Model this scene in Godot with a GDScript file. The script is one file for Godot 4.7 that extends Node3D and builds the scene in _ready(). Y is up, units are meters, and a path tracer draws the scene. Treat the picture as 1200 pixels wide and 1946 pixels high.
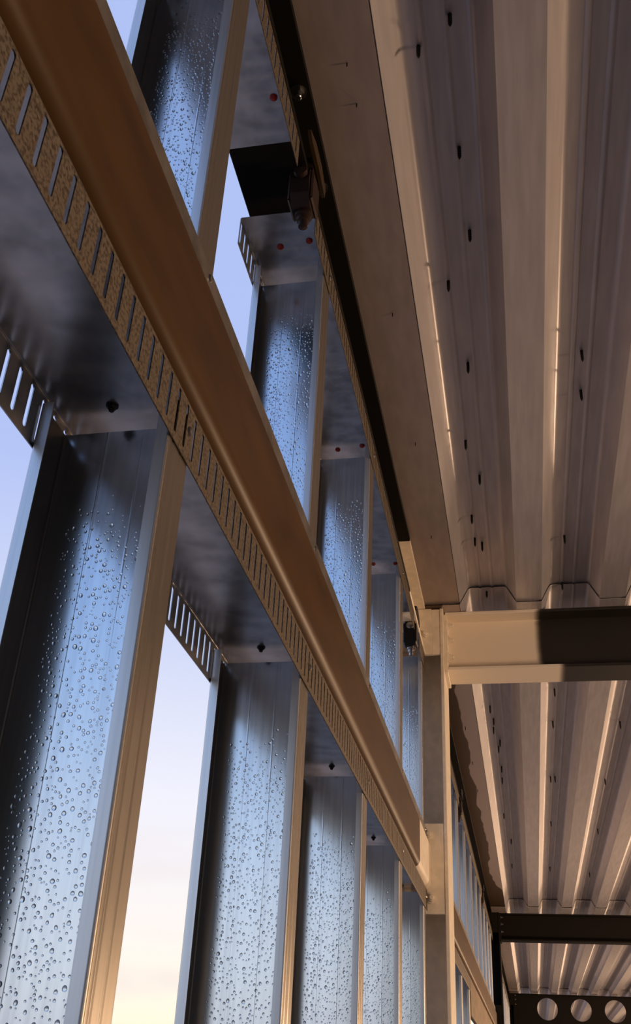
extends Node3D
# Steel framed wall with galvanised studs, tube rail and ribbed metal deck, seen from below at dusk.
# World: wall line at x = 0 (inside is +x), y up from the floor, bays run towards -z.

const CAM := Vector3(0.2927, 1.7, 0.0)
var M := {}
var rng := RandomNumberGenerator.new()
var used := {}

# ------------------------------------------------------------------ small builders
class Mb:
	var v := PackedVector3Array()
	var n := PackedVector3Array()
	var u := PackedVector2Array()
	func uv_of(p: Vector3, d: Vector3) -> Vector2:
		var a := d.abs()
		if a.x >= a.y and a.x >= a.z: return Vector2(p.z, p.y)
		if a.y >= a.z: return Vector2(p.x, p.z)
		return Vector2(p.x, p.y)
	func tri(a: Vector3, b: Vector3, c: Vector3, na: Vector3, nb: Vector3, nc: Vector3) -> void:
		var f := na + nb + nc
		if (b - a).cross(c - a).dot(f) > 0.0:
			var t := b; b = c; c = t
			var tn := nb; nb = nc; nc = tn
		v.append_array([a, b, c]); n.append_array([na, nb, nc])
		u.append_array([uv_of(a, f), uv_of(b, f), uv_of(c, f)])
	func quad(a: Vector3, b: Vector3, c: Vector3, d: Vector3, na: Vector3, nb: Vector3, nc: Vector3, nd: Vector3) -> void:
		tri(a, b, c, na, nb, nc); tri(a, c, d, na, nc, nd)
	func face(a: Vector3, b: Vector3, c: Vector3, d: Vector3, nn: Vector3) -> void:
		quad(a, b, c, d, nn, nn, nn, nn)
	func box(lo: Vector3, hi: Vector3, bev := 0.0) -> void:
		# box with chamfered edges
		var c := (lo + hi) * 0.5
		var h := (hi - lo) * 0.5
		bev = minf(bev, minf(h.x, minf(h.y, h.z)) * 0.9)
		for ax in 3:
			for s in [-1.0, 1.0]:
				var nn := Vector3.ZERO; nn[ax] = s
				var i := (ax + 1) % 3
				var j := (ax + 2) % 3
				var q := []
				for k in [[-1, -1], [1, -1], [1, 1], [-1, 1]]:
					var p := Vector3.ZERO
					p[ax] = s * h[ax]; p[i] = k[0] * (h[i] - bev); p[j] = k[1] * (h[j] - bev)
					q.append(c + p)
				face(q[0], q[1], q[2], q[3], nn)
		if bev <= 0.0: return
		for ax in 3:
			var i := (ax + 1) % 3
			var j := (ax + 2) % 3
			for si in [-1.0, 1.0]:
				for sj in [-1.0, 1.0]:
					var nn := Vector3.ZERO; nn[i] = si; nn[j] = sj; nn = nn.normalized()
					var q := []
					for k in [[-1, 0], [1, 0], [1, 1], [-1, 1]]:
						var p := Vector3.ZERO
						p[ax] = k[0] * (h[ax] - bev)
						p[i] = si * (h[i] - (bev if k[1] == 1 else 0.0))
						p[j] = sj * (h[j] - (0.0 if k[1] == 1 else bev))
						q.append(c + p)
					face(q[0], q[1], q[2], q[3], nn)
	func pt(w: Vector2, s: float, axis: int) -> Vector3:
		# axis 1: path lies in (x, z) and runs along y; axis 2: path lies in (x, y) and runs along z; axis 0: (z, y) along x
		if axis == 1: return Vector3(w.x, s, w.y)
		if axis == 2: return Vector3(w.x, w.y, s)
		return Vector3(s, w.y, w.x)
	func sheet(path: PackedVector2Array, t: float, axis: int, s0: float, s1: float) -> void:
		# folded sheet of thickness t whose centre line is path, smooth over small bends
		var m := path.size()
		var nr := PackedVector2Array()
		var sg := PackedVector2Array()
		for k in m - 1:
			var d := (path[k + 1] - path[k]).normalized()
			sg.append(Vector2(-d.y, d.x))
		for k in m:
			var a := sg[maxi(k - 1, 0)]
			var b := sg[mini(k, m - 2)]
			nr.append((a + b).normalized())
		for k in m - 1:
			var n0 := nr[k]
			var n1 := nr[k + 1]
			var w0 := t * 0.5 / maxf(n0.dot(sg[k]), 0.3)
			var w1 := t * 0.5 / maxf(n1.dot(sg[k]), 0.3)
			var shortseg := path[k].distance_to(path[k + 1]) < 0.012
			var f0 := n0 if shortseg and n0.dot(sg[k]) > 0.80 else sg[k]
			var f1 := n1 if shortseg and n1.dot(sg[k]) > 0.80 else sg[k]
			for s in [-1.0, 1.0]:
				var a := pt(path[k] + n0 * w0 * s, s0, axis)
				var b := pt(path[k + 1] + n1 * w1 * s, s0, axis)
				var c := pt(path[k + 1] + n1 * w1 * s, s1, axis)
				var d := pt(path[k] + n0 * w0 * s, s1, axis)
				var p0 := pt(f0 * s, 0.0, axis)
				var p1 := pt(f1 * s, 0.0, axis)
				quad(a, b, c, d, p0, p1, p1, p0)
			for e in [s0, s1]:
				var a := pt(path[k] + n0 * w0, e, axis)
				var b := pt(path[k + 1] + n1 * w1, e, axis)
				var c := pt(path[k + 1] - n1 * w1, e, axis)
				var d := pt(path[k] - n0 * w0, e, axis)
				var nn := pt(Vector2.ZERO, signf(e - (s0 + s1) * 0.5), axis)
				face(a, b, c, d, nn)
		for k in [0, m - 1]:
			var nn := (path[0] - path[1]).normalized() if k == 0 else (path[m - 1] - path[m - 2]).normalized()
			face(pt(path[k] + nr[k] * t * 0.5, s0, axis), pt(path[k] - nr[k] * t * 0.5, s0, axis), pt(path[k] - nr[k] * t * 0.5, s1, axis), pt(path[k] + nr[k] * t * 0.5, s1, axis), pt(nn, 0.0, axis))
	func rounded(x0: float, x1: float, y0: float, y1: float, r: float, axis: int, s0: float, s1: float, seg := 8) -> void:
		# bar with a rounded rectangular section
		var p := PackedVector2Array()
		var q := PackedVector2Array()
		for k in 4:
			var c := Vector2(x1 - r if k == 0 or k == 3 else x0 + r, y1 - r if k < 2 else y0 + r)
			for i in seg + 1:
				var a := (k + float(i) / seg) * PI / 2.0
				q.append(Vector2(cos(a), sin(a))); p.append(c + q[-1] * r)
		var m := p.size()
		for k in m:
			var l := (k + 1) % m
			var na := pt(q[k], 0.0, axis)
			var nb := pt(q[l], 0.0, axis)
			quad(pt(p[k], s0, axis), pt(p[l], s0, axis), pt(p[l], s1, axis), pt(p[k], s1, axis), na, nb, nb, na)
			for e in [s0, s1]:
				var nn := pt(Vector2.ZERO, signf(e - (s0 + s1) * 0.5), axis)
				tri(pt(Vector2((x0 + x1) / 2, (y0 + y1) / 2), e, axis), pt(p[k], e, axis), pt(p[l], e, axis), nn, nn, nn)
	func prism(poly: PackedVector2Array, axis: int, s0: float, s1: float) -> void:
		var m := poly.size()
		var area := 0.0
		for k in m: area += poly[k].cross(poly[(k + 1) % m])
		for k in m:
			var a := poly[k]
			var b := poly[(k + 1) % m]
			var d := (b - a).normalized()
			var nn := Vector2(d.y, -d.x) * signf(area)
			face(pt(a, s0, axis), pt(b, s0, axis), pt(b, s1, axis), pt(a, s1, axis), pt(nn, 0.0, axis))
		var ix := Geometry2D.triangulate_polygon(poly)
		for e in [s0, s1]:
			var nn := pt(Vector2.ZERO, signf(e - (s0 + s1) * 0.5), axis)
			for k in range(0, ix.size(), 3):
				tri(pt(poly[ix[k]], e, axis), pt(poly[ix[k + 1]], e, axis), pt(poly[ix[k + 2]], e, axis), nn, nn, nn)
	func lathe(at: Vector3, dir: Vector3, prof: Array, seg := 14) -> void:
		# prof: [[radius, height], ...] along dir
		var e1 := dir.cross(Vector3(0.31, 0.77, 0.55)).normalized()
		var e2 := dir.cross(e1).normalized()
		for k in prof.size() - 1:
			var r0: float = prof[k][0]
			var h0: float = prof[k][1]
			var r1: float = prof[k + 1][0]
			var h1: float = prof[k + 1][1]
			for i in seg:
				var a := TAU * i / seg
				var b := TAU * (i + 1) / seg
				var da := e1 * cos(a) + e2 * sin(a)
				var db := e1 * cos(b) + e2 * sin(b)
				var sl := Vector2(h1 - h0, r0 - r1).normalized()
				var na := (da * sl.x + dir * sl.y).normalized()
				var nb := (db * sl.x + dir * sl.y).normalized()
				quad(at + da * r0 + dir * h0, at + db * r0 + dir * h0, at + db * r1 + dir * h1, at + da * r1 + dir * h1, na, nb, nb, na)
	func mesh() -> ArrayMesh:
		var a := []
		a.resize(Mesh.ARRAY_MAX)
		a[Mesh.ARRAY_VERTEX] = v; a[Mesh.ARRAY_NORMAL] = n; a[Mesh.ARRAY_TEX_UV] = u
		var m := ArrayMesh.new()
		m.add_surface_from_arrays(Mesh.PRIMITIVE_TRIANGLES, a)
		return m

func numbered(s: String) -> String:
	used[s] = used.get(s, -1) + 1
	return s if used[s] == 0 else "%s_%03d" % [s, used[s]]

func thing(called: String, label: String, category: String, group := "", at := Vector3.ZERO) -> Node3D:
	var o := Node3D.new()
	o.name = numbered(called); add_child(o); o.position = at
	o.set_meta("label", label); o.set_meta("category", category)
	if group != "": o.set_meta("group", group)
	return o

func setting(called: String) -> Node3D:
	var o := Node3D.new()
	o.name = called; add_child(o); o.set_meta("kind", "structure")
	return o

func part(called: String, mesh: Mesh, mat: Material, parent: Node3D, at := Vector3.ZERO) -> MeshInstance3D:
	var o := MeshInstance3D.new()
	o.name = called; o.mesh = mesh; o.material_override = mat
	o.cast_shadow = GeometryInstance3D.SHADOW_CASTING_SETTING_ON
	parent.add_child(o, true); o.position = at
	return o

# ------------------------------------------------------------------ materials
func noise_tex(freq: float, oct: int, ramp: Array, size := 512, kind := FastNoiseLite.TYPE_SIMPLEX_SMOOTH, sx := 1.0, seed_ := 1, normal := false, bump := 4.0) -> Texture2D:
	var f := FastNoiseLite.new()
	f.noise_type = kind; f.frequency = freq; f.fractal_octaves = oct; f.seed = seed_
	var im := Image.create(size, size, false, Image.FORMAT_RGB8)
	# tileable by blending over the border; sx stretches along v
	var g := Gradient.new()
	g.offsets = PackedFloat32Array(); g.colors = PackedColorArray()
	var offs := PackedFloat32Array()
	var cols := PackedColorArray()
	for k in ramp.size():
		offs.append(ramp[k][0]); cols.append(ramp[k][1])
	g.offsets = offs; g.colors = cols
	for y in size:
		for x in size:
			var wx := float(x) / size
			var wy := float(y) / size
			var a := TAU * wx
			var r := size / TAU
			# cylinder mapping: seamless in x, cross-faded in y
			var n0 := f.get_noise_3d(cos(a) * r, sin(a) * r, y * sx)
			var n1 := f.get_noise_3d(cos(a) * r, sin(a) * r, (y - size) * sx)
			var t := smoothstep(0.75, 1.0, wy)
			im.set_pixel(x, y, g.sample(clampf(lerpf(n0, n1, t) * 0.5 + 0.5, 0.0, 1.0)))
	if normal: im.bump_map_to_normal_map(bump)
	im.generate_mipmaps()
	return ImageTexture.create_from_image(im)

func mat(col: Color, rough: float, metal := 0.0) -> StandardMaterial3D:
	var m := StandardMaterial3D.new()
	m.albedo_color = col; m.roughness = rough; m.metallic = metal
	return m

func tri_map(m: StandardMaterial3D, s: Vector3) -> StandardMaterial3D:
	m.uv1_triplanar = true; m.uv1_world_triplanar = true; m.uv1_scale = s
	return m

func make_materials() -> void:
	var spangle := noise_tex(0.03, 3, [[0.25, Color(0.93, 0.93, 0.935)], [0.5, Color(0.965, 0.965, 0.965)], [0.75, Color(1, 1, 1)]], 256, FastNoiseLite.TYPE_SIMPLEX_SMOOTH, 1.0, 3)
	var streak := noise_tex(0.05, 3, [[0.2, Color(0.92, 0.92, 0.93)], [0.5, Color(0.97, 0.97, 0.97)], [0.8, Color(1, 1, 1)]], 256, FastNoiseLite.TYPE_SIMPLEX_SMOOTH, 0.06, 5)
	var smear := noise_tex(0.012, 4, [[0.2, Color(0.74, 0.74, 0.74)], [0.5, Color(0.9, 0.9, 0.9)], [0.8, Color(1, 1, 1)]], 256, FastNoiseLite.TYPE_SIMPLEX_SMOOTH, 1.0, 8)
	var wavy := noise_tex(0.010, 2, [[0.0, Color.BLACK], [1.0, Color.WHITE]], 256, FastNoiseLite.TYPE_SIMPLEX_SMOOTH, 0.5, 9, true, 5.0)
	var dirt := noise_tex(0.045, 4, [[0.0, Color(0.30, 0.25, 0.20)], [0.34, Color(0.44, 0.38, 0.31)], [0.5, Color(0.60, 0.54, 0.46)], [0.8, Color(0.68, 0.62, 0.54)]], 512, FastNoiseLite.TYPE_SIMPLEX_SMOOTH, 1.0, 12)
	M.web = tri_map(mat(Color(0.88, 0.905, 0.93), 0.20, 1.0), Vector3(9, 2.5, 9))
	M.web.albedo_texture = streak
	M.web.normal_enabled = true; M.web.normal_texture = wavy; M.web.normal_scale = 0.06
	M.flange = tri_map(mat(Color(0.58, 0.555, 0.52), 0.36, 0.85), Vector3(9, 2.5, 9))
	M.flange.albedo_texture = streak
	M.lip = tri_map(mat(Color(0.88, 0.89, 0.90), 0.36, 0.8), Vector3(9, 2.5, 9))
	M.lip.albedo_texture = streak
	M.track = tri_map(mat(Color(0.86, 0.85, 0.85), 0.27, 0.9), Vector3(5, 5, 5))
	M.track.albedo_texture = smear
	M.leg = tri_map(mat(Color(0.70, 0.705, 0.72), 0.55, 0.35), Vector3(9, 9, 9))
	M.leg.albedo_texture = dirt
	M.strip = tri_map(mat(Color(0.55, 0.53, 0.51), 0.42, 0.7), Vector3(6, 6, 6))
	M.strip.albedo_texture = smear
	M.deck = tri_map(mat(Color(0.79, 0.77, 0.78), 0.39, 0.5), Vector3(6, 6, 0.6))
	M.deck.albedo_texture = spangle
	M.plate = tri_map(mat(Color(0.66, 0.61, 0.59), 0.44, 0.5), Vector3(4, 4, 1.0))
	M.plate.albedo_texture = spangle
	M.rail = tri_map(mat(Color(0.31, 0.21, 0.085), 0.40, 0.0), Vector3(4, 4, 1.2))
	M.rail.metallic_specular = 0.35
	M.rail.albedo_texture = smear
	M.cream = tri_map(mat(Color(0.93, 0.88, 0.80), 0.48, 0.0), Vector3(3, 3, 3))
	M.cream.albedo_texture = spangle
	M.black = mat(Color(0.07, 0.06, 0.05), 0.62, 0.0)
	M.black.metallic_specular = 0.2
	M.bolt = mat(Color(0.62, 0.61, 0.60), 0.28, 1.0)
	M.screw = mat(Color(0.10, 0.095, 0.09), 0.45, 0.6)
	M.dark_bolt = mat(Color(0.16, 0.16, 0.16), 0.40, 0.7)
	M.red = mat(Color(0.62, 0.10, 0.05), 0.45, 0.0)
	M.rust = tri_map(mat(Color(0.17, 0.085, 0.05), 0.6, 0.3), Vector3(20, 20, 20))
	M.rust.albedo_texture = smear
	M.strap = mat(Color(0.26, 0.19, 0.07), 0.4, 0.5)
	M.concrete = tri_map(mat(Color(0.47, 0.45, 0.43), 0.8), Vector3(0.6, 0.6, 0.6))
	M.concrete.albedo_texture = smear
	M.board = tri_map(mat(Color(0.44, 0.36, 0.26), 0.6), Vector3(3, 3, 1))
	M.board.albedo_texture = smear
	M.gypsum = tri_map(mat(Color(0.55, 0.51, 0.46), 0.85), Vector3(0.5, 0.5, 0.5))
	M.gypsum.albedo_texture = spangle
	M.ground = tri_map(mat(Color(0.66, 0.63, 0.60), 0.9), Vector3(0.1, 0.1, 0.1))
	M.ground.albedo_texture = smear
	M.water = mat(Color(1, 1, 1, 0.0), 0.0)
	M.water.refraction_enabled = true; M.water.refraction_scale = 0.033
	M.lamp_body = mat(Color(0.55, 0.38, 0.06), 0.45, 0.2)
	M.lamp_face = mat(Color(1, 0.85, 0.6), 0.4)
	M.lamp_face.emission_enabled = true; M.lamp_face.emission = Color(1.0, 0.84, 0.66); M.lamp_face.emission_energy_multiplier = 4.0
	M.primer = paint_material()
	M.oversprayed = overspray_material()

func overspray_material() -> StandardMaterial3D:
	# brown primer sprayed past the beam on to the plate, with a wavy outline
	var f := FastNoiseLite.new()
	f.frequency = 0.010; f.seed = 15; f.fractal_octaves = 3
	var im := Image.create(128, 1024, false, Image.FORMAT_RGB8)
	for y in 1024:
		var edge := 64.0 + 30.0 * f.get_noise_1d(y) + 76.0 * smoothstep(0.80, 0.90, y / 1023.0)
		for x in 128:
			im.set_pixel(x, y, Color(0.30, 0.225, 0.15).lerp(Color(0.66, 0.61, 0.60), smoothstep(edge - 3.0, edge + 3.0, float(x))))
	im.generate_mipmaps()
	var m := mat(Color.WHITE, 0.42, 0.4)
	m.albedo_texture = ImageTexture.create_from_image(im)
	m.texture_repeat = false
	return m

func paint_material() -> StandardMaterial3D:
	# cream paint sprayed over black primer; the ragged soft edge of the spray runs across the picture
	var f := FastNoiseLite.new()
	f.frequency = 0.02; f.seed = 4
	var im := Image.create(512, 256, false, Image.FORMAT_RGB8)
	var c := Color(0.92, 0.87, 0.79)
	var k := Color(0.13, 0.115, 0.095)
	for y in 256:
		var v := y / 255.0
		var edge := 256.0 + 5.0 * f.get_noise_1d(y * 0.25) + 40.0 * pow(maxf(v - 0.72, 0.0) / 0.28, 2.0) + 16.0 * pow(maxf(0.12 - v, 0.0) / 0.12, 2.0)
		for x in 512:
			im.set_pixel(x, y, c.lerp(k, smoothstep(edge - 16.0, edge + 16.0, float(x))))
	im.generate_mipmaps()
	var m := mat(Color.WHITE, 0.5)
	m.albedo_texture = ImageTexture.create_from_image(im)
	m.texture_repeat = false
	return m

# ------------------------------------------------------------------ sky
func make_sky() -> Sky:
	var w := 1024
	var h := 512
	var im := Image.create(w, h, false, Image.FORMAT_RGBF)
	var f := FastNoiseLite.new()
	f.frequency = 1.0; f.fractal_octaves = 4; f.seed = 21
	var west := [[0.0, Color(1.20, 0.98, 0.58)], [4.0, Color(1.06, 0.98, 0.82)], [8.0, Color(1.0, 0.94, 0.92)], [14.0, Color(0.90, 0.90, 1.0)], [22.0, Color(0.66, 0.72, 0.95)], [32.0, Color(0.46, 0.56, 0.93)], [60.0, Color(0.43, 0.54, 0.90)], [90.0, Color(0.36, 0.46, 0.82)]]
	var east := [[0.0, Color(1.04, 1.02, 1.0)], [6.0, Color(0.98, 1.03, 1.10)], [12.0, Color(0.66, 0.83, 1.08)], [20.0, Color(0.41, 0.61, 1.0)], [32.0, Color(0.33, 0.52, 0.97)], [60.0, Color(0.38, 0.52, 0.90)], [90.0, Color(0.36, 0.46, 0.82)]]
	for y in h:
		var el := 90.0 - (y + 0.5) / h * 180.0
		var cw := ramp_at(west, maxf(el, 0.0))
		var ce := ramp_at(east, maxf(el, 0.0))
		for x in w:
			var az := (x + 0.5) / w * TAU
			var warm := 0.5 + 0.5 * cos(az + 0.25)
			var c := ce.lerp(cw, smoothstep(0.1, 0.95, warm))
			if el > 0.0:
				var d := Vector3(sin(az) * cos(deg_to_rad(el)), sin(deg_to_rad(el)), -cos(az) * cos(deg_to_rad(el)))
				var q := d / (d.y + 0.12)
				var cl := smoothstep(0.05, 0.55, f.get_noise_3d(q.x * 0.9, 3.0, q.z * 2.2))
				var low := smoothstep(24.0, 3.0, el)
				c = c.lerp(Color(0.93, 0.80, 0.76).lerp(Color(0.80, 0.82, 0.95), smoothstep(4.0, 20.0, el)), 0.55 * cl * low)
			else:
				c = Color(0.20, 0.18, 0.16)
			im.set_pixel(x, y, c)
	var p := PanoramaSkyMaterial.new()
	p.panorama = ImageTexture.create_from_image(im)
	var s := Sky.new()
	s.sky_material = p
	return s

func ramp_at(r: Array, e: float) -> Color:
	for k in r.size() - 1:
		if e <= r[k + 1][0]:
			var c: Color = r[k][1]
			return c.lerp(r[k + 1][1], (e - r[k][0]) / (r[k + 1][0] - r[k][0]))
	return r[-1][1]

# ------------------------------------------------------------------ things
func stud_paths(zw: float) -> Dictionary:
	var t := 0.0012
	var r := 0.0026
	var x1 := -0.0008 - t / 2
	var x0 := x1 - 0.1335
	var z0 := zw + t / 2
	var z1 := zw + 0.055
	var arc := func(cx: float, cz: float, a0: float, a1: float) -> PackedVector2Array:
		var p := PackedVector2Array()
		for i in 5:
			var a := deg_to_rad(lerpf(a0, a1, i / 4.0))
			p.append(Vector2(cx + cos(a) * r, cz + sin(a) * r))
		return p
	var web := PackedVector2Array([Vector2(x0 + r, z0)])
	for gx in [-0.088, -0.050]:
		for q in [[-0.0012, 0.0], [0.0, 0.0003], [0.0012, 0.0]]: web.append(Vector2(gx + q[0], z0 + q[1]))
	web.append(Vector2(x1 - r, z0))
	var fin: PackedVector2Array = arc.call(x1 - r, z0 + r, -90.0, 0.0)
	for gz in [0.024, 0.044]:
		for q in [[-0.003, 0.0], [-0.001, -0.0007], [0.001, -0.0007], [0.003, 0.0]]: fin.append(Vector2(x1 + q[1], zw + gz + q[0]))
	fin.append_array(arc.call(x1 - r, z1 - r, 0.0, 45.0))
	var lin: PackedVector2Array = arc.call(x1 - r, z1 - r, 45.0, 90.0)
	lin.append(Vector2(x1 - 0.0125, z1))
	var fo: PackedVector2Array = arc.call(x0 + r, z0 + r, -90.0, -180.0)
	fo.append_array(arc.call(x0 + r, z1 - r, 180.0, 135.0))
	var lo: PackedVector2Array = arc.call(x0 + r, z1 - r, 135.0, 90.0)
	lo.append(Vector2(x0 + 0.0125, z1))
	return {"web": web, "fin": fin, "lin": lin, "fo": fo, "lo": lo}

var stud_cache := {}
func stud(called: String, label: String, group: String, zw: float, y0: float, y1: float) -> Node3D:
	var o := thing(called, label, "stud", group, Vector3(-0.067, y0, zw))
	var key := "%.3f" % (y1 - y0)
	if not stud_cache.has(key):
		var p := stud_paths(0.0)
		var got := {}
		for k in p:
			var b := Mb.new()
			var q := PackedVector2Array()
			for w in p[k]: q.append(w + Vector2(0.067, 0.0))
			b.sheet(q, 0.0012, 1, 0.0, y1 - y0)
			got[k] = b.mesh()
		stud_cache[key] = got
	var c: Dictionary = stud_cache[key]
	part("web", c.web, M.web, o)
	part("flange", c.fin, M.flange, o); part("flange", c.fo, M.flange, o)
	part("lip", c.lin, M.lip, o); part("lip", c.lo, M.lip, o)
	return o

func slotted_leg(x: float, y0: float, y1: float, z0: float, z1: float, ph: float) -> ArrayMesh:
	# upright leg of a deflection track with a row of upright slots cut right through (z0 > z1)
	var b := Mb.new()
	var t := 0.0012
	var sy0 := y0 + 0.0085
	var sy1 := y0 + 0.0570
	var w := 0.0062
	b.box(Vector3(x - t / 2, y0, z1), Vector3(x + t / 2, sy0, z0))
	b.box(Vector3(x - t / 2, sy1, z1), Vector3(x + t / 2, y1, z0))
	var k := ceili((ph - z0) / 0.0254)
	var last := z0
	while true:
		var zc := ph - k * 0.0254
		if zc - w / 2 - 0.004 < z1: break
		if zc + w / 2 + 0.004 < z0:
			b.box(Vector3(x - t / 2, sy0, zc + w / 2), Vector3(x + t / 2, sy1, last))
			# rounded slot ends
			var r := w / 2
			for e in [[sy0, 1.0], [sy1, -1.0]]:
				for s in [-1.0, 1.0]:
					for i in 3:
						var a0 := PI / 2 * i / 3.0
						var a1 := PI / 2 * (i + 1) / 3.0
						var yA: float = e[0] + e[1] * r * (1.0 - sin(a0))
						var yB: float = e[0] + e[1] * r * (1.0 - sin(a1))
						var zA: float = zc + s * r * cos(a0)
						var zB: float = zc + s * r * cos(a1)
						for sx in [-1.0, 1.0]:
							var xx: float = x + sx * t / 2
							b.face(Vector3(xx, e[0], zc + s * r), Vector3(xx, yA, zA), Vector3(xx, yB, zB), Vector3(xx, e[0], zc + s * r * cos(a1)), Vector3(sx, 0, 0))
			last = zc - w / 2
		k += 1
	b.box(Vector3(x - t / 2, sy0, z1), Vector3(x + t / 2, sy1, last))
	return b.mesh()

func channel_web(y: float, z0: float, z1: float, up := 1.0) -> ArrayMesh:
	var b := Mb.new()
	var r := 0.003
	var p := PackedVector2Array()
	for i in 5:
		var a := PI - PI / 2 * i / 4.0
		p.append(Vector2(-0.1378 + r + cos(a) * r, y - up * (r - sin(a) * r)))
	for i in 5:
		var a := PI / 2 - PI / 2 * i / 4.0
		p.append(Vector2(0.0006 - r + cos(a) * r, y - up * (r - sin(a) * r)))
	b.sheet(p, 0.0012, 2, z1, z0)
	return b.mesh()

func slotted_track(called: String, label: String, group: String, yweb: float, z0: float, z1: float, ph: float) -> Node3D:
	var o := thing(called, label, "track", group, Vector3(-0.07, yweb, (z0 + z1) / 2))
	var sh := -o.position
	part("web", channel_web(yweb - 0.0006, z0, z1), M.track, o, sh)
	part("slotted_leg", slotted_leg(0.0006, yweb - 0.0635, yweb - 0.0035, z0, z1, ph), M.leg, o, sh)
	part("slotted_leg", slotted_leg(-0.1378, yweb - 0.0635, yweb - 0.0035, z0, z1, ph), M.track, o, sh)
	return o

func plain_track(called: String, label: String, group: String, ybase: float, z0: float, z1: float, material: Material) -> Node3D:
	var o := thing(called, label, "track", group, Vector3(-0.07, ybase, (z0 + z1) / 2))
	var sh := -o.position
	part("web", channel_web(ybase + 0.0006, z0, z1, -1.0), M.track, o, sh)
	for x in [0.0006, -0.1378]:
		var b := Mb.new()
		b.box(Vector3(x - 0.0006, ybase + 0.0035, z1), Vector3(x + 0.0006, ybase + 0.0285, z0))
		part("leg", b.mesh(), material, o, sh)
	return o

var bolt_mesh: ArrayMesh
var screw_mesh: ArrayMesh
var tip_mesh: ArrayMesh
func make_fasteners() -> void:
	# hex bolt with washer along +y, 1 unit = head across flats 24 mm
	var b := Mb.new()
	b.lathe(Vector3.ZERO, Vector3.UP, [[0.0, 0.0], [0.021, 0.0], [0.021, 0.0032], [0.0125, 0.0034]], 20)
	var hx := PackedVector2Array()
	for k in 6: hx.append(Vector2(cos(TAU * k / 6), sin(TAU * k / 6)) * 0.0148)
	b.prism(hx, 1, 0.0034, 0.0125)
	b.lathe(Vector3(0, 0.0125, 0), Vector3.UP, [[0.0095, 0.0], [0.0095, 0.009], [0.0075, 0.011], [0.0, 0.011]], 12)
	bolt_mesh = b.mesh()
	b = Mb.new()
	b.lathe(Vector3.ZERO, Vector3.UP, [[0.0050, 0.0], [0.0052, 0.0006], [0.0042, 0.0024], [0.0022, 0.0032], [0.0, 0.0034]], 12)
	screw_mesh = b.mesh()
	b = Mb.new()
	b.lathe(Vector3.ZERO, Vector3.UP, [[0.0024, 0.0], [0.0030, 0.002], [0.0024, 0.004], [0.0030, 0.006], [0.0024, 0.008], [0.0030, 0.010], [0.0024, 0.012], [0.0030, 0.014], [0.0024, 0.016], [0.0028, 0.018], [0.0022, 0.021], [0.0, 0.026]], 7)
	tip_mesh = b.mesh()

func stick(called: String, mesh: Mesh, material: Material, parent: Node3D, at: Vector3, dir: Vector3, s := 1.0, roll := 0.0) -> MeshInstance3D:
	# fastener standing on a surface at world point `at`, pointing along dir
	var o := part(called, mesh, material, parent, at - parent.position)
	var e := Vector3(0, 0, 1) if absf(dir.z) < 0.9 else Vector3(1, 0, 0)
	var x := dir.cross(e).normalized()
	o.basis = (Basis(x, dir, x.cross(dir)) * Basis(Vector3.UP, roll)).scaled(Vector3.ONE * s)
	return o

func tube_rail(label: String, z0: float, z1: float, cream_z: float, cap := Vector3.ZERO) -> Node3D:
	var o := thing("tube_rail", label, "steel rail", "brown tube rails along the wall", Vector3(-0.0685, 2.28, (z0 + z1) / 2))
	var b := Mb.new()
	b.rounded(-0.148, 0.0106, 2.280, 2.432, 0.022, 2, cream_z, z0, 10)
	part("tube", b.mesh(), M.rail, o, -o.position)
	if cream_z > z1:
		b = Mb.new()
		b.rounded(-0.148, 0.0106, 2.280, 2.432, 0.022, 2, z1, cream_z, 10)
		part("painted_end", b.mesh(), M.cream, o, -o.position)
	return o

func w_boxes(parent: Node3D, axis: int, c0: float, ctr: float, y0: float, y1: float, bf: float, s0: float, s1: float, tf: float, tw: float, material: Material) -> void:
	# wide-flange section with upright web, running along axis 0 (x) or 2 (z); ctr is its centre line
	for nm in ["top", "bottom", "web"]:
		var b := Mb.new()
		var lo := Vector3.ZERO
		var hi := Vector3.ZERO
		var a := 2 if axis == 0 else 0
		lo[axis] = s0; hi[axis] = s1
		if nm == "web":
			lo[a] = ctr - tw / 2; hi[a] = ctr + tw / 2; lo.y = y0 + tf; hi.y = y1 - tf
		else:
			lo[a] = ctr - bf / 2; hi[a] = ctr + bf / 2
			lo.y = y1 - tf if nm == "top" else y0
			hi.y = y1 if nm == "top" else y0 + tf
		b.box(lo, hi, 0.0 if nm == "web" else 0.0015)
		part("web" if nm == "web" else "flange", b.mesh(), material, parent, -parent.position)

func edge_beam(label: String, z0: float, z1: float, cream_z: float, top: float) -> Node3D:
	var o := thing("edge_beam", label, "steel beam", "steel edge beams over the wall", Vector3(-0.0595, 3.06, (z0 + z1) / 2))
	w_boxes(o, 2, 0.0, -0.0595, 3.060, top, 0.125, cream_z, z0, 0.0105, 0.007, M.black)
	if cream_z > z1:
		w_boxes(o, 2, 0.0, -0.0595, 3.060, top, 0.125, z1, cream_z - 0.0002, 0.0107, 0.0075, M.cream)
	return o

func paint_uv(m: ArrayMesh, axis_u: int, u0: float, du: float, axis_v: int, v0: float, v1: float) -> ArrayMesh:
	var a := m.surface_get_arrays(0)
	var vv: PackedVector3Array = a[Mesh.ARRAY_VERTEX]
	var uu := PackedVector2Array()
	for p in vv: uu.append(Vector2((p[axis_u] - u0) / du + 0.5, (v1 - p[axis_v]) / (v1 - v0)))
	a[Mesh.ARRAY_TEX_UV] = uu
	var r := ArrayMesh.new()
	r.add_surface_from_arrays(Mesh.PRIMITIVE_TRIANGLES, a)
	return r

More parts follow.
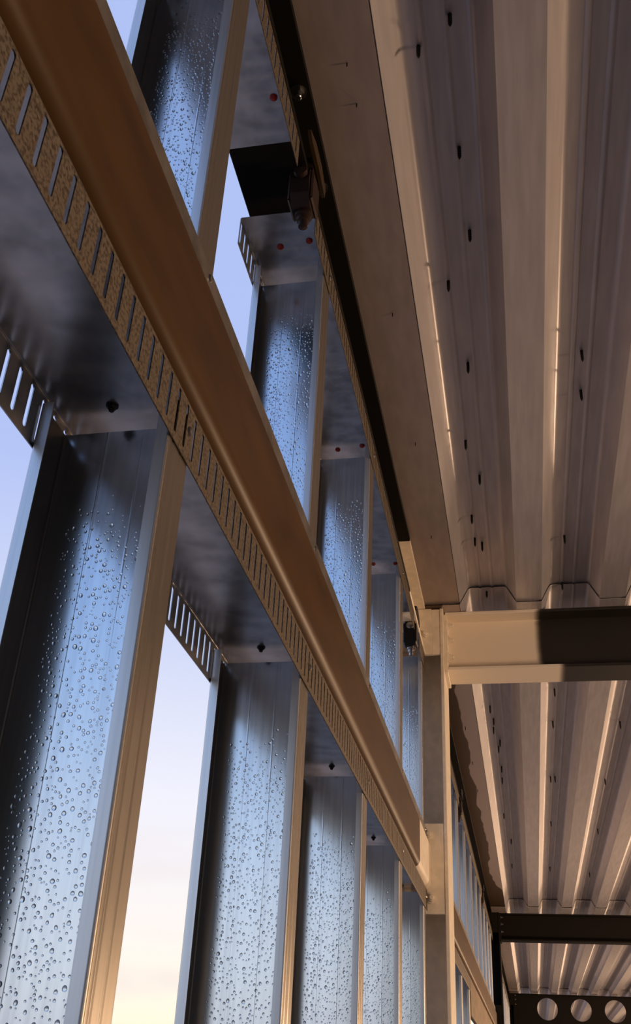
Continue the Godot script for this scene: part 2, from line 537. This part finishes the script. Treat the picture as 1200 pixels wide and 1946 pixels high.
func bend(a: Vector2, c: Vector2, b: Vector2, d: float, t: float) -> Vector2:
	# point on a rounded corner c between a and b
	var p := c + (a - c).normalized() * d
	var q := c + (b - c).normalized() * d
	return p.lerp(c, t).lerp(c.lerp(q, t), t)

func deck_path(x0: float, pitch: float, ribs: int, y: float) -> PackedVector2Array:
	# trapezoidal deck: starts on a low flat at x0 and carries `ribs` troughs
	var p := PackedVector2Array()
	var flat := pitch - 0.198
	var x := x0
	p.append(Vector2(x, y))
	for k in ribs:
		p.append(Vector2(x + flat, y))
		var tl := Vector2(x + flat + 0.034, y + 0.0635)
		var tr := Vector2(x + flat + 0.164, y + 0.0635)
		for i in 5: p.append(bend(Vector2(x + flat, y), tl, tr, 0.010, i / 4.0))
		for g in [0.040, 0.082]:
			p.append(tl + Vector2(g - 0.006, 0.0))
			p.append(tl + Vector2(g - 0.002, -0.0028))
			p.append(tl + Vector2(g + 0.003, -0.0028))
			p.append(tl + Vector2(g + 0.007, 0.0))
		for i in 5: p.append(bend(tl, tr, Vector2(x + pitch, y), 0.010, i / 4.0))
		p.append(Vector2(x + pitch, y))
		x += pitch
	return p

func clamp_mesh() -> Dictionary:
	# cast beam clamp: lobed jaw hanging below the flange, set bolt pointing down, sloping strap over the flange
	var jaw := Mb.new()
	var poly := PackedVector2Array()
	for q in [[-0.030, 0.030], [-0.034, 0.0], [-0.038, -0.030], [-0.032, -0.060], [-0.018, -0.078], [0.012, -0.080], [0.026, -0.060], [0.030, -0.030], [0.024, -0.004], [0.008, 0.0], [0.008, 0.018], [0.020, 0.030]]:
		poly.append(Vector2(q[0], q[1]))
	jaw.prism(poly, 0, -0.016, 0.016)
	for x in [-0.018, 0.018]:
		jaw.box(Vector3(x - 0.0035, -0.070, -0.030), Vector3(x + 0.0035, -0.004, 0.022), 0.003)
	var bolt := Mb.new()
	bolt.lathe(Vector3(0.002, -0.078, -0.006), Vector3.DOWN, [[0.0, 0.0], [0.015, 0.0], [0.015, 0.008], [0.011, 0.010], [0.011, 0.018], [0.008, 0.020], [0.008, 0.030], [0.0, 0.033]], 10)
	bolt.lathe(Vector3(0.002, -0.020, 0.030), Vector3(0, 0, 1), [[0.0, 0.0], [0.012, 0.0], [0.012, 0.009], [0.0, 0.012]], 8)
	var strap := Mb.new()
	var sp := PackedVector2Array()
	for q in [[0.075, 0.030], [0.030, 0.050], [-0.020, 0.052], [-0.060, 0.034], [-0.055, 0.012], [0.0, 0.020], [0.060, 0.020]]: sp.append(Vector2(q[0], q[1]))
	strap.prism(sp, 0, 0.019, 0.025)
	return {"jaw": jaw.mesh(), "bolt": bolt.mesh(), "strap": strap.mesh()}

var clamps := {}
func beam_clamp(label: String, at: Vector3, jm: Material, bm: Material, sm: Material) -> void:
	if clamps.is_empty(): clamps = clamp_mesh()
	var o := thing("beam_clamp", label, "beam clamp", "beam clamps under the edge beams", at)
	part("jaw", clamps.jaw, jm, o); part("bolt", clamps.bolt, bm, o); part("strap", clamps.strap, sm, o)

func work_light(label: String, at: Vector3, aim: Vector3, energy: float) -> void:
	var o := thing("work_light", label, "work light", "warm site lamps on tripods", Vector3(at.x, 0.0, at.z))
	var head := Node3D.new(); head.name = "lamp_head"; o.add_child(head)
	head.position = Vector3(0, at.y, 0)
	head.look_at_from_position(at, aim)
	var b := Mb.new()
	b.box(Vector3(-0.32, -0.32, 0.0), Vector3(0.32, 0.32, 0.09), 0.012)
	part("housing", b.mesh(), M.lamp_body, head)
	b = Mb.new()
	b.box(Vector3(-0.30, -0.30, -0.004), Vector3(0.30, 0.30, -0.001))
	part("lamp_face", b.mesh(), M.lamp_face, head)
	b = Mb.new()
	b.lathe(Vector3(0, 0.3, 0), Vector3.UP, [[0.016, 0.0], [0.016, at.y - 0.60], [0.0, at.y - 0.60]], 10)
	part("pole", b.mesh(), M.screw, o)
	for k in 3:
		b = Mb.new()
		var e := Vector3(cos(TAU * k / 3) * 0.35, 0.0, sin(TAU * k / 3) * 0.35)
		var top := Vector3(0, 0.42, 0)
		var d := (e - top).normalized()
		b.lathe(top, d, [[0.012, 0.0], [0.012, (e - top).length()], [0.0, (e - top).length()]], 8)
		part("leg", b.mesh(), M.screw, o)
	var l := AreaLight3D.new()
	l.area_size = Vector2(0.60, 0.60)
	l.light_color = Color(1.0, 0.825, 0.66); l.light_energy = energy
	l.shadow_enabled = true; l.area_range = 30.0
	l.name = "lamp_light"
	head.add_child(l); l.position = Vector3(0, 0, -0.012)

func drops_on(o: Node3D, big: float, zw: float, y0: float, y1: float, wet_from: float, density: float, out: Array) -> void:
	# water beads on the web face: sizes and places
	var n := int((y1 - y0) * 0.106 * density)
	var cell := {}
	for k in n:
		var y := rng.randf_range(y0, y1)
		var x := rng.randf_range(-0.112, -0.006)
		var r := 0.0006 + 0.0006 * rng.randf() + 0.0011 * pow(rng.randf(), 3.0)
		r *= big
		if rng.randf() < 0.02: r *= 1.45
		if y > wet_from or (y > wet_from - 0.09 and rng.randf() < smoothstep(wet_from - 0.09, wet_from, y)): continue
		var key := Vector2i(floori(x / 0.005), floori(y / 0.005))
		var free := true
		for i in range(-1, 2):
			for j in range(-1, 2):
				for q in cell.get(key + Vector2i(i, j), []):
					if Vector2(q.x - x, q.y - y).length() < (q.z + r) * 1.35: free = false
		if not free: continue
		if not cell.has(key): cell[key] = []
		cell[key].append(Vector3(x, y, r))
		out.append({"o": o, "r": r, "at": Vector3(x, y, zw + 0.0013), "e": rng.randf_range(0.95, 1.3), "roll": rng.randf_range(-0.35, 0.35)})

func drop_mesh() -> ArrayMesh:
	var b := Mb.new()
	# bead of unit radius lying on the xy plane, bulging along +z, heavier at its lower side
	var seg := 12
	var rings := 5
	var pts := []
	for i in rings + 1:
		var row := []
		var t := float(i) / rings
		for j in seg:
			var a := TAU * j / seg
			var r := cos(t * PI / 2)
			var hgt := sin(t * PI / 2) * 0.62
			row.append(Vector3(cos(a) * r, sin(a) * r * (1.0 + 0.10 * sin(a)) - 0.16 * t, hgt))
		pts.append(row)
	for i in rings:
		for j in seg:
			var l := (j + 1) % seg
			var q := [pts[i][j], pts[i][l], pts[i + 1][l], pts[i + 1][j]]
			var nn := []
			for w in q: nn.append(Vector3(w.x, w.y + 0.1, w.z / 0.38 + 0.05).normalized())
			b.quad(q[0], q[1], q[2], q[3], nn[0], nn[1], nn[2], nn[3])
	for j in seg:
		var l := (j + 1) % seg
		b.tri(Vector3(0, 0, -0.25), pts[0][j], pts[0][l], Vector3(0, 0, -1), Vector3(0, 0, -1), Vector3(0, 0, -1))
	return b.mesh()

func lay_drops(all: Array) -> void:
	var m := drop_mesh()
	all.sort_custom(func(a, b): return a.r * a.w > b.r * b.w)
	var rest := {}
	for k in all.size():
		var d: Dictionary = all[k]
		var o: Node3D = d.o
		var bs := Basis(Vector3(0, 0, 1), d.roll) * Basis.from_scale(Vector3(d.r, d.r * d.e, d.r))
		var tf := Transform3D(bs, d.at - o.position)
		if k < 300:
			var p := part("water_drop", m, M.water, o)
			p.transform = tf
		else:
			if not rest.has(o): rest[o] = []
			rest[o].append(tf)
	for o in rest:
		var mm := MultiMesh.new()
		mm.transform_format = MultiMesh.TRANSFORM_3D
		mm.mesh = m; mm.instance_count = rest[o].size()
		for k in rest[o].size(): mm.set_instance_transform(k, rest[o][k])
		var mi := MultiMeshInstance3D.new()
		mi.name = "water_drops"; mi.multimesh = mm; mi.material_override = M.water
		mi.set_meta("kind", "stuff")
		o.add_child(mi)

const ORD := ["first", "second", "third", "fourth", "fifth", "sixth", "seventh", "eighth", "ninth", "tenth", "eleventh", "twelfth"]

func _ready() -> void:
	rng.seed = 77
	# ---------------- camera, sky, exposure
	var cam := Camera3D.new()
	cam.name = "camera"; add_child(cam)
	cam.fov = 54.63; cam.near = 0.02; cam.far = 400.0
	cam.position = CAM
	cam.basis = Basis(Vector3.UP, 0.215827) * Basis(Vector3.RIGHT, 0.535656) * Basis(Vector3.BACK, 0.053682)
	cam.current = true
	var env := Environment.new()
	env.background_mode = Environment.BG_SKY
	env.sky = make_sky()
	env.tonemap_mode = Environment.TONE_MAPPER_LINEAR
	env.tonemap_exposure = 1.0
	env.sdfgi_enabled = true; env.ssao_enabled = true; env.ssil_enabled = true
	var we := WorldEnvironment.new()
	we.name = "environment"; we.environment = env; add_child(we)
	make_materials()
	make_fasteners()
	build_lights()
	build_shell()
	build_frame()
	build_wall()
	build_small()

func build_lights() -> void:
	work_light("warm site lamp on a tall tripod in the first bay", Vector3(4.0, 1.80, -1.1), Vector3(0.4, 3.1, -2.8), 9.8)
	work_light("warm site lamp on a tall tripod in the second bay", Vector3(4.0, 1.80, -7.2), Vector3(0.6, 3.1, -7.8), 24.0)
	work_light("warm site lamp on a tall tripod in the third bay", Vector3(4.0, 1.80, -13.6), Vector3(0.6, 3.1, -14.2), 22.0)
	work_light("warm site lamp on a tall tripod in the farthest bay", Vector3(4.0, 1.80, -19.5), Vector3(0.6, 3.1, -19.6), 18.0)

# ------------------------------------------------------------------ shell: floor, ground, deck, closing walls
const BACK := 3.1
const FAR := -24.0
const RIGHT := 7.0
func build_shell() -> void:
	var f := setting("floor")
	var b := Mb.new()
	b.box(Vector3(-0.16, -0.2, FAR), Vector3(RIGHT, 0.0, 6.0))
	part("slab", b.mesh(), M.concrete, f)
	var g := thing("ground", "pale gravel ground around the building", "ground")
	g.set_meta("kind", "structure")
	b = Mb.new()
	b.box(Vector3(-150, -0.5, -150), Vector3(150, -0.201, 150))
	part("earth", b.mesh(), M.ground, g)
	var wr := setting("wall_right")
	b = Mb.new()
	b.box(Vector3(RIGHT, -0.2, FAR), Vector3(RIGHT + 0.15, 0.9, 6.0))
	part("parapet", b.mesh(), M.gypsum, wr)
	b = Mb.new()
	b.box(Vector3(RIGHT, 2.9, FAR), Vector3(RIGHT + 0.15, 3.6, 6.0))
	part("header", b.mesh(), M.gypsum, wr)
	for q in [[5.5, 6.0], [1.8, 2.2], [FAR, -1.8]]:
		b = Mb.new()
		b.box(Vector3(RIGHT + 0.01, 0.9, q[0]), Vector3(RIGHT + 0.14, 2.9, q[1]))
		part("pier", b.mesh(), M.gypsum, wr)
	var wb := setting("wall_back")
	b = Mb.new()
	b.box(Vector3(-0.16, -0.2, 6.0), Vector3(RIGHT + 0.15, 3.6, 6.15))
	part("panel", b.mesh(), M.gypsum, wb)
	var wf := setting("wall_far")
	b = Mb.new()
	b.box(Vector3(-0.16, -0.2, FAR - 0.15), Vector3(RIGHT + 0.15, 3.6, FAR))
	part("panel", b.mesh(), M.gypsum, wf)
	# ceiling: ribbed deck sheets in bays, concrete topping above
	var c := setting("ceiling")
	b = Mb.new()
	b.box(Vector3(-0.16, 3.332, FAR), Vector3(RIGHT + 0.15, 3.46, 6.0))
	part("topping", b.mesh(), M.concrete, c)
	var bays := [
		{"z0": 6.0, "z1": -3.29, "y": 3.2500, "x": 0.0420, "pitch": 0.2845},
		{"z0": -3.2276, "z1": -9.44, "y": 3.2415, "x": 0.0420, "pitch": 0.2845},
		{"z0": -9.33, "z1": -16.7, "y": 3.2330, "x": 0.0420, "pitch": 0.2845},
		{"z0": -16.5, "z1": FAR, "y": 3.2245, "x": 0.0420, "pitch": 0.2845}]
	for q in bays:
		# flat closure plate between the edge beam and the first rib
		var x1: float = q.x + q.pitch - 0.198
		var e := Mb.new()
		e.box(Vector3(-0.15, q.y - 0.0006, q.z1), Vector3(x1 - 0.002, q.y + 0.0006, q.z0))
		if q.z0 < -3.0 and q.z0 > -4.0: part("edge_plate", paint_uv(e.mesh(), 0, 0.065, 0.13, 2, q.z1, q.z0), M.oversprayed, c)
		else: part("edge_plate", e.mesh(), M.plate, c)
		for k in 8:
			var d := Mb.new()
			var p := deck_path(q.x + 3 * k * q.pitch, q.pitch, 3, q.y)
			if k == 0: p = p.slice(1)
			d.sheet(p, 0.0011, 2, q.z1, q.z0)
			part("deck_sheet", d.mesh(), M.deck, c)
	# fastener points coming through the deck: [x, z] on trough tops, then on the plate
	var tops := [[0.254, -1.037], [0.195, -1.088], [0.252, -1.316], [0.260, -1.534], [0.204, -1.678], [0.231, -1.975], [0.508, -1.965], [0.512, -2.124], [0.205, -2.312], [0.235, -2.499], [0.200, -2.726], [0.202, -2.873], [0.224, -2.908], [0.488, -2.886], [0.488, -3.222], [0.224, -3.26], [0.50, -0.86]]
	for q in tops: stick("screw_point", tip_mesh, M.screw, c, Vector3(q[0], 3.3128, q[1]), Vector3.DOWN, 1.4)
	var flats := [[0.074, -1.058], [0.078, -1.141], [0.075, -1.699], [0.074, -2.218], [0.071, -2.735], [0.065, -3.231]]
	for q in flats: stick("screw_point", tip_mesh, M.screw, c, Vector3(q[0], 3.2494, q[1]), Vector3.DOWN, 0.45)
	for px in BAY2_POINTS:
		stick("screw_point", tip_mesh, M.screw, c, Vector3(px[0], 3.3043 if px[2] == 1 else 3.2409, px[1]), Vector3.DOWN, 1.5 if px[2] == 1 else 0.7)

const BAY2_POINTS := [[0.07, -4.55, 0], [0.073, -5.10, 0], [0.073, -5.62, 0], [0.19, -4.45, 1], [0.20, -4.62, 1], [0.195, -4.75, 1], [0.22, -4.95, 1], [0.21, -5.05, 1], [0.215, -5.4, 1], [0.212, -5.62, 1], [0.477, -4.25, 1], [0.476, -4.68, 1], [0.476, -5.6, 1], [0.50, -5.6, 1], [0.785, -4.70, 1], [0.77, -5.65, 1], [0.20, -6.4, 1], [0.23, -7.1, 1], [0.49, -6.6, 1], [0.79, -6.8, 1], [0.22, -7.9, 1], [0.50, -8.0, 1], [0.80, -8.2, 1]]

# ------------------------------------------------------------------ steel frame
const COLZ := [3.05, -3.358, -9.720, -16.733]
func column(label: String, zc: float, m: Material, top: float) -> Node3D:
	var o := thing("column", label, "column", "wide flange columns in the wall", Vector3(-0.037, 0.0, zc))
	var sh := -o.position
	for x in [[0.0547, 0.0662], [-0.1402, -0.1287]]:
		var b := Mb.new()
		b.box(Vector3(x[0], 0.0, zc - 0.108), Vector3(x[1], top, zc + 0.108), 0.0015)
		part("flange", b.mesh(), m, o, sh)
	var w := Mb.new()
	w.box(Vector3(-0.1287, 0.0, zc - 0.004), Vector3(0.0547, top, zc + 0.004))
	part("web", w.mesh(), m, o, sh)
	for s in [1.0, -1.0]:
		var zt: float = zc + s * 0.106
		for q in [[-0.1287, 0.0252, 3.064, top - 0.001, 0.0030], [0.0256, 0.0547, 3.064, top - 0.003, 0.0], [-0.1287, 0.0547, 2.210, 2.483, 0.0]]:
			var b := Mb.new()
			var a: float = zt + s * q[4]
			b.box(Vector3(q[0], q[2], minf(a, zt - s * 0.012)), Vector3(q[1], q[3], maxf(a, zt - s * 0.012)), 0.001)
			part("connection_plate", b.mesh(), m, o, sh)
		for q in [[0.0075, 2.448], [0.0135, 2.256], [0.003, 3.14]]:
			stick("bolt", bolt_mesh, m, o, Vector3(q[0], q[1], zt + s * 0.0005), Vector3(0, 0, s), 0.8)
	return o

func floor_beam(label: String, zc: float, y0: float, top: float, m: Material, painted := false, holes := false) -> Node3D:
	var o := thing("floor_beam", label, "steel beam", "steel beams under the deck", Vector3(3.4, y0, zc))
	var sh := -o.position
	var x0 := 0.0662
	var x1 := RIGHT
	var bf := 0.144
	var tf := 0.011
	for nm in ["top", "bottom", "web"]:
		var b := Mb.new()
		if nm == "top": b.box(Vector3(x0 + 0.004, top - tf, zc - bf / 2), Vector3(x1, top, zc + bf / 2), 0.0015)
		elif nm == "bottom": b.box(Vector3(x0 + 0.012, y0, zc - bf / 2), Vector3(x1, y0 + tf, zc + bf / 2), 0.0015)
		elif not holes: b.box(Vector3(x0 + 0.012, y0 + tf, zc - 0.0035), Vector3(x1, top - tf, zc + 0.0035))
		else: holed_web(b, x0 + 0.012, x1, y0 + tf, top - tf, zc)
		var mesh := b.mesh()
		if painted:
			mesh = paint_uv(mesh, 0, {"top": 0.39, "bottom": 0.470, "web": 0.395}[nm], 0.5, 1, y0 if nm != "bottom" else y0 - 0.2, top)
		part("web" if nm == "web" else "flange", mesh, M.primer if painted else m, o, sh)
	var e := Mb.new()
	e.box(Vector3(x0, maxf(y0 - 0.012, 2.7), zc - 0.078), Vector3(x0 + 0.012, top - 0.012, zc + 0.078), 0.001)
	part("end_plate", e.mesh(), M.cream if painted else m, o, sh)
	for y in [3.200, 3.143, 3.078]:
		for s in [-1.0, 1.0]:
			stick("bolt", bolt_mesh, M.cream if painted else M.bolt, o, Vector3(x0 + 0.012, y, zc + s * 0.042), Vector3.RIGHT, 0.85)
	return o

func holed_web(b: Mb, x0: float, x1: float, y0: float, y1: float, zc: float) -> void:
	# web of a cellular beam with round openings
	var cy := 3.030
	var r := 0.149
	var c0 := 0.545
	var step := 0.486
	var edge := c0 - step / 2
	b.box(Vector3(x0, y0, zc - 0.004), Vector3(edge, y1, zc + 0.004))
	var k := 0
	while c0 + (k + 0.5) * step < x1:
		var cx := c0 + k * step
		var hw := step / 2
		var m := 32
		for i in m:
			var a := TAU * i / m
			var e := TAU * (i + 1) / m
			var pa := Vector2(cos(a), sin(a))
			var pe := Vector2(cos(e), sin(e))
			var oa := box_hit(pa, hw, y1 - cy, cy - y0)
			var oe := box_hit(pe, hw, y1 - cy, cy - y0)
			for s in [-1.0, 1.0]:
				var z: float = zc + s * 0.004
				b.face(Vector3(cx + pa.x * r, cy + pa.y * r, z), Vector3(cx + pe.x * r, cy + pe.y * r, z), Vector3(cx + oe.x, cy + oe.y, z), Vector3(cx + oa.x, cy + oa.y, z), Vector3(0, 0, s))
				# corner fill where the ray switches sides
				if absf(oa.x - oe.x) > 1e-6 and absf(oa.y - oe.y) > 1e-6:
					var cor := Vector2(signf(oa.x + oe.x) * hw, (y1 - cy) if oa.y + oe.y > 0 else -(cy - y0))
					b.tri(Vector3(cx + oa.x, cy + oa.y, z), Vector3(cx + cor.x, cy + cor.y, z), Vector3(cx + oe.x, cy + oe.y, z), Vector3(0, 0, s), Vector3(0, 0, s), Vector3(0, 0, s))
			b.quad(Vector3(cx + pa.x * r, cy + pa.y * r, zc - 0.004), Vector3(cx + pe.x * r, cy + pe.y * r, zc - 0.004), Vector3(cx + pe.x * r, cy + pe.y * r, zc + 0.004), Vector3(cx + pa.x * r, cy + pa.y * r, zc + 0.004), -Vector3(pa.x, pa.y, 0), -Vector3(pe.x, pe.y, 0), -Vector3(pe.x, pe.y, 0), -Vector3(pa.x, pa.y, 0))
		k += 1
	b.box(Vector3(c0 + (k - 0.5) * step, y0, zc - 0.004), Vector3(x1, y1, zc + 0.004))

func box_hit(d: Vector2, hw: float, up: float, down: float) -> Vector2:
	var t := INF
	if absf(d.x) > 1e-6: t = minf(t, hw / absf(d.x))
	if d.y > 1e-6: t = minf(t, up / d.y)
	if d.y < -1e-6: t = minf(t, down / -d.y)
	return d * t

func build_frame() -> void:
	column("cream painted column between the first two bays", COLZ[1], M.cream, 3.2407)
	column("black column carrying the plain black beam", COLZ[2], M.black, 3.2322)
	column("farthest black column, carrying the beam with round holes", COLZ[3], M.black, 3.2237)
	floor_beam("beam with a cream painted end and a black middle at the cream column", COLZ[1], 3.0195, 3.2407, M.black, true)
	floor_beam("plain black beam crossing the ceiling at the black column", COLZ[2], 3.0075, 3.2322, M.black)
	floor_beam("farthest black beam with a row of round holes", COLZ[3], 2.70, 3.2237, M.black, false, true)
	edge_beam("black edge beam above the nearest studs, its far end cream", 3.0, -3.246, -2.744, 3.2490)
	edge_beam("black edge beam above the second bay of studs", -3.466, -9.611, -9.611, 3.2407)
	edge_beam("black edge beam above the farthest bay of studs", -9.829, -16.62, -16.62, 3.2322)
	tube_rail("brown tube rail crossing the foreground, cream at its far end", 3.0, -3.251, -2.915)
	tube_rail("golden brown tube rail in the second bay beyond the cream column", -3.466, -9.611, -9.611)
	tube_rail("farthest tube rail beyond the black column", -9.829, -16.62, -16.62)

# ------------------------------------------------------------------ stud wall
const STUDZ := [-0.754, -1.357, -1.960, -2.573, -3.200]
func build_wall() -> void:
	var near := ["nearest", "second nearest", "third nearest", "fourth nearest", "fifth nearest"]
	var all := []
	for k in 5:
		var lo := stud("wall_stud", "%s galvanised stud below the brown tube rail, beaded with water" % near[k], "studs below the near rail", STUDZ[k], 0.003, 2.2645)
		var n0 := all.size()
		drops_on(lo, [1.0, 1.12, 1.3, 1.4, 1.4][k], STUDZ[k], [1.58, 1.52, 1.45, 1.40, 1.30][k], 2.262, [2.20, 2.165, 2.17, 2.16, 2.14][k], 46000.0 if k < 3 else 32000.0, all)
		for j in range(n0, all.size()): all[j].w = 1.0 / absf(STUDZ[k])
		var up := stud("wall_stud", "%s galvanised stud above the brown tube rail, beaded with water" % near[k], "studs above the near rail", STUDZ[k] - 0.002, 2.4335, 3.038)
		n0 = all.size()
		drops_on(up, [1.1, 1.3, 1.45, 1.5, 1.5][k], STUDZ[k] - 0.002, 2.45, 3.037, [2.99, 2.975, 2.93, 2.90, 2.90][k], 46000.0 if k < 3 else 32000.0, all)
		for j in range(n0, all.size()): all[j].w = 0.5 / absf(STUDZ[k])
	for k in 5:
		var z := -0.144 + 0.61 * k
		stud("wall_stud", "%s galvanised stud below the rail, counted backwards from beside the camera" % ORD[k], "studs beside and behind the camera", z, 0.003, 2.2645)
		stud("wall_stud", "%s galvanised stud above the rail, counted backwards from beside the camera" % ORD[k], "studs beside and behind the camera", z, 2.4335, 3.038)
	for k in 10:
		var z := -3.762 - 0.61 * k
		stud("wall_stud", "%s galvanised stud beyond the cream column, above the golden rail" % ORD[k], "studs of the second bay above the rail", z, 2.4335, 3.038)
		if k < 4: stud("wall_stud", "%s galvanised stud beyond the cream column, below the golden rail" % ORD[k], "studs of the second bay below the rail", z, 0.003, 2.2645)
	for k in 11:
		var z := -10.10 - 0.61 * k
		stud("wall_stud", "%s galvanised stud beyond the black column, above the rail" % ORD[k], "studs of the farthest bay", z, 2.4335, 3.038)
		stud("wall_stud", "%s galvanised stud beyond the black column, below the rail" % ORD[k], "studs of the farthest bay", z, 0.003, 2.2645)
	lay_drops(all)
	# tracks
	var t := slotted_track("slotted_track", "slotted galvanised track under the foreground tube rail", "slotted tracks", 2.2795, 3.0, -3.236, -0.3494)
	for k in 5:
		stick("screw", screw_mesh, M.bolt, t, Vector3(0.0012, 2.2495, STUDZ[k] + 0.012), Vector3.RIGHT, 1.0)
		stick("bolt", bolt_mesh, M.dark_bolt, t, Vector3([-0.077, -0.071, -0.070, -0.071, -0.071][k], 2.2780, STUDZ[k] + 0.026), Vector3.DOWN, 0.30)
	t = slotted_track("slotted_track", "slotted galvanised track nearest the camera under the black edge beam", "slotted tracks", 3.0595, 3.0, -1.055, -0.3494)
	stick("screw", screw_mesh, M.red, t, Vector3(-0.0235, 3.0580, -0.969), Vector3.DOWN, 1.25)
	stick("screw", screw_mesh, M.red, t, Vector3(-0.0845, 3.0580, -0.66), Vector3.DOWN, 1.25)
	t = slotted_track("slotted_track", "slotted galvanised track under the black edge beam between the two clamps", "slotted tracks", 3.0595, -1.2035, -2.882, -1.2115)
	for q in [[-0.082, -1.282], [-0.026, -1.275], [-0.088, -1.971 + 0.02], [-0.027, -1.962 + 0.02], [-0.084, -2.567 + 0.02], [-0.02, -2.55]]:
		stick("screw", screw_mesh, M.red, t, Vector3(q[0], 3.0580, q[1]), Vector3.DOWN, 1.25)
	for k in [1, 2, 3]: stick("screw", screw_mesh, M.bolt, t, Vector3(0.0012, 3.030, STUDZ[k] + 0.012), Vector3.RIGHT, 1.0)
	t = slotted_track("slotted_track", "short slotted galvanised track ending at the cream column's top plate", "slotted tracks", 3.0595, -3.045, -3.247, -3.06)
	stick("screw", screw_mesh, M.red, t, Vector3(-0.029, 3.0580, -3.178), Vector3.DOWN, 1.25)
	t = plain_track("bottom_track", "thin galvanised track on top of the foreground tube rail", "plain tracks", 2.432, 3.0, -3.25, M.strip)
	for k in 5: stick("screw", screw_mesh, M.bolt, t, Vector3(0.0012, 2.449, STUDZ[k] + 0.013), Vector3.RIGHT, 0.9)
	plain_track("bottom_track", "galvanised track on the floor under the nearest studs", "plain tracks", 0.0, 3.0, -3.25, M.strip)
	plain_track("bottom_track", "thin galvanised track on top of the golden rail", "plain tracks", 2.432, -3.466, -9.611, M.strip)
	plain_track("bottom_track", "galvanised track on the floor beyond the cream column", "plain tracks", 0.0, -3.466, -5.62, M.strip)
	slotted_track("slotted_track", "slotted galvanised track under the golden rail beyond the cream column", "slotted tracks", 2.2795, -3.48, -5.62, -3.5)
	slotted_track("slotted_track", "slotted galvanised track above the studs, first piece beyond the cream column", "slotted tracks", 3.0595, -3.48, -5.05, -3.5)
	slotted_track("slotted_track", "slotted galvanised track above the studs, second piece beyond the cream column", "slotted tracks", 3.0595, -5.20, -7.55, -5.22)
	slotted_track("slotted_track", "slotted galvanised track above the studs, third piece beyond the cream column", "slotted tracks", 3.0595, -7.70, -9.60, -7.72)
	slotted_track("slotted_track", "slotted galvanised track above the studs beyond the black column", "slotted tracks", 3.0595, -9.84, -16.6, -9.86)
	slotted_track("slotted_track", "slotted galvanised track under the farthest rail", "slotted tracks", 2.2795, -9.84, -16.6, -9.86)
	plain_track("bottom_track", "thin galvanised track on top of the farthest rail", "plain tracks", 2.432, -9.83, -16.62, M.strip)
	plain_track("bottom_track", "galvanised track on the floor beyond the black column", "plain tracks", 0.0, -9.83, -16.62, M.strip)
	var o := thing("header_panel", "brown board panel over the bright opening below the golden rail", "panel", "", Vector3(0.0, 2.10, -7.6))
	var b := Mb.new()
	b.box(Vector3(-0.016, 2.104, -9.60), Vector3(0.002, 2.2795, -5.63), 0.002)
	part("board", b.mesh(), M.board, o, -o.position)

func build_small() -> void:
	beam_clamp("rusty beam clamp in the gap of the near slotted track", Vector3(-0.006, 3.052, -1.130), M.rust, M.rust, M.strap)
	beam_clamp("grey beam clamp with bright bolts near the cream column", Vector3(-0.020, 3.052, -2.965), M.screw, M.bolt, M.screw)
	beam_clamp("dark beam clamp in the second bay, nearer one", Vector3(-0.010, 3.052, -5.125), M.rust, M.rust, M.screw)
	beam_clamp("dark beam clamp in the second bay, farther one", Vector3(-0.010, 3.052, -7.625), M.rust, M.rust, M.screw)
	var eb := get_node("edge_beam") as Node3D
	for q in [[-0.0073, -1.093], [-0.0083, -1.309], [-0.0075, -0.60], [-0.0075, -0.40]]:
		stick("bolt", bolt_mesh, M.bolt, eb, Vector3(q[0] - 0.012, 3.238, q[1]), Vector3.DOWN, 0.75)
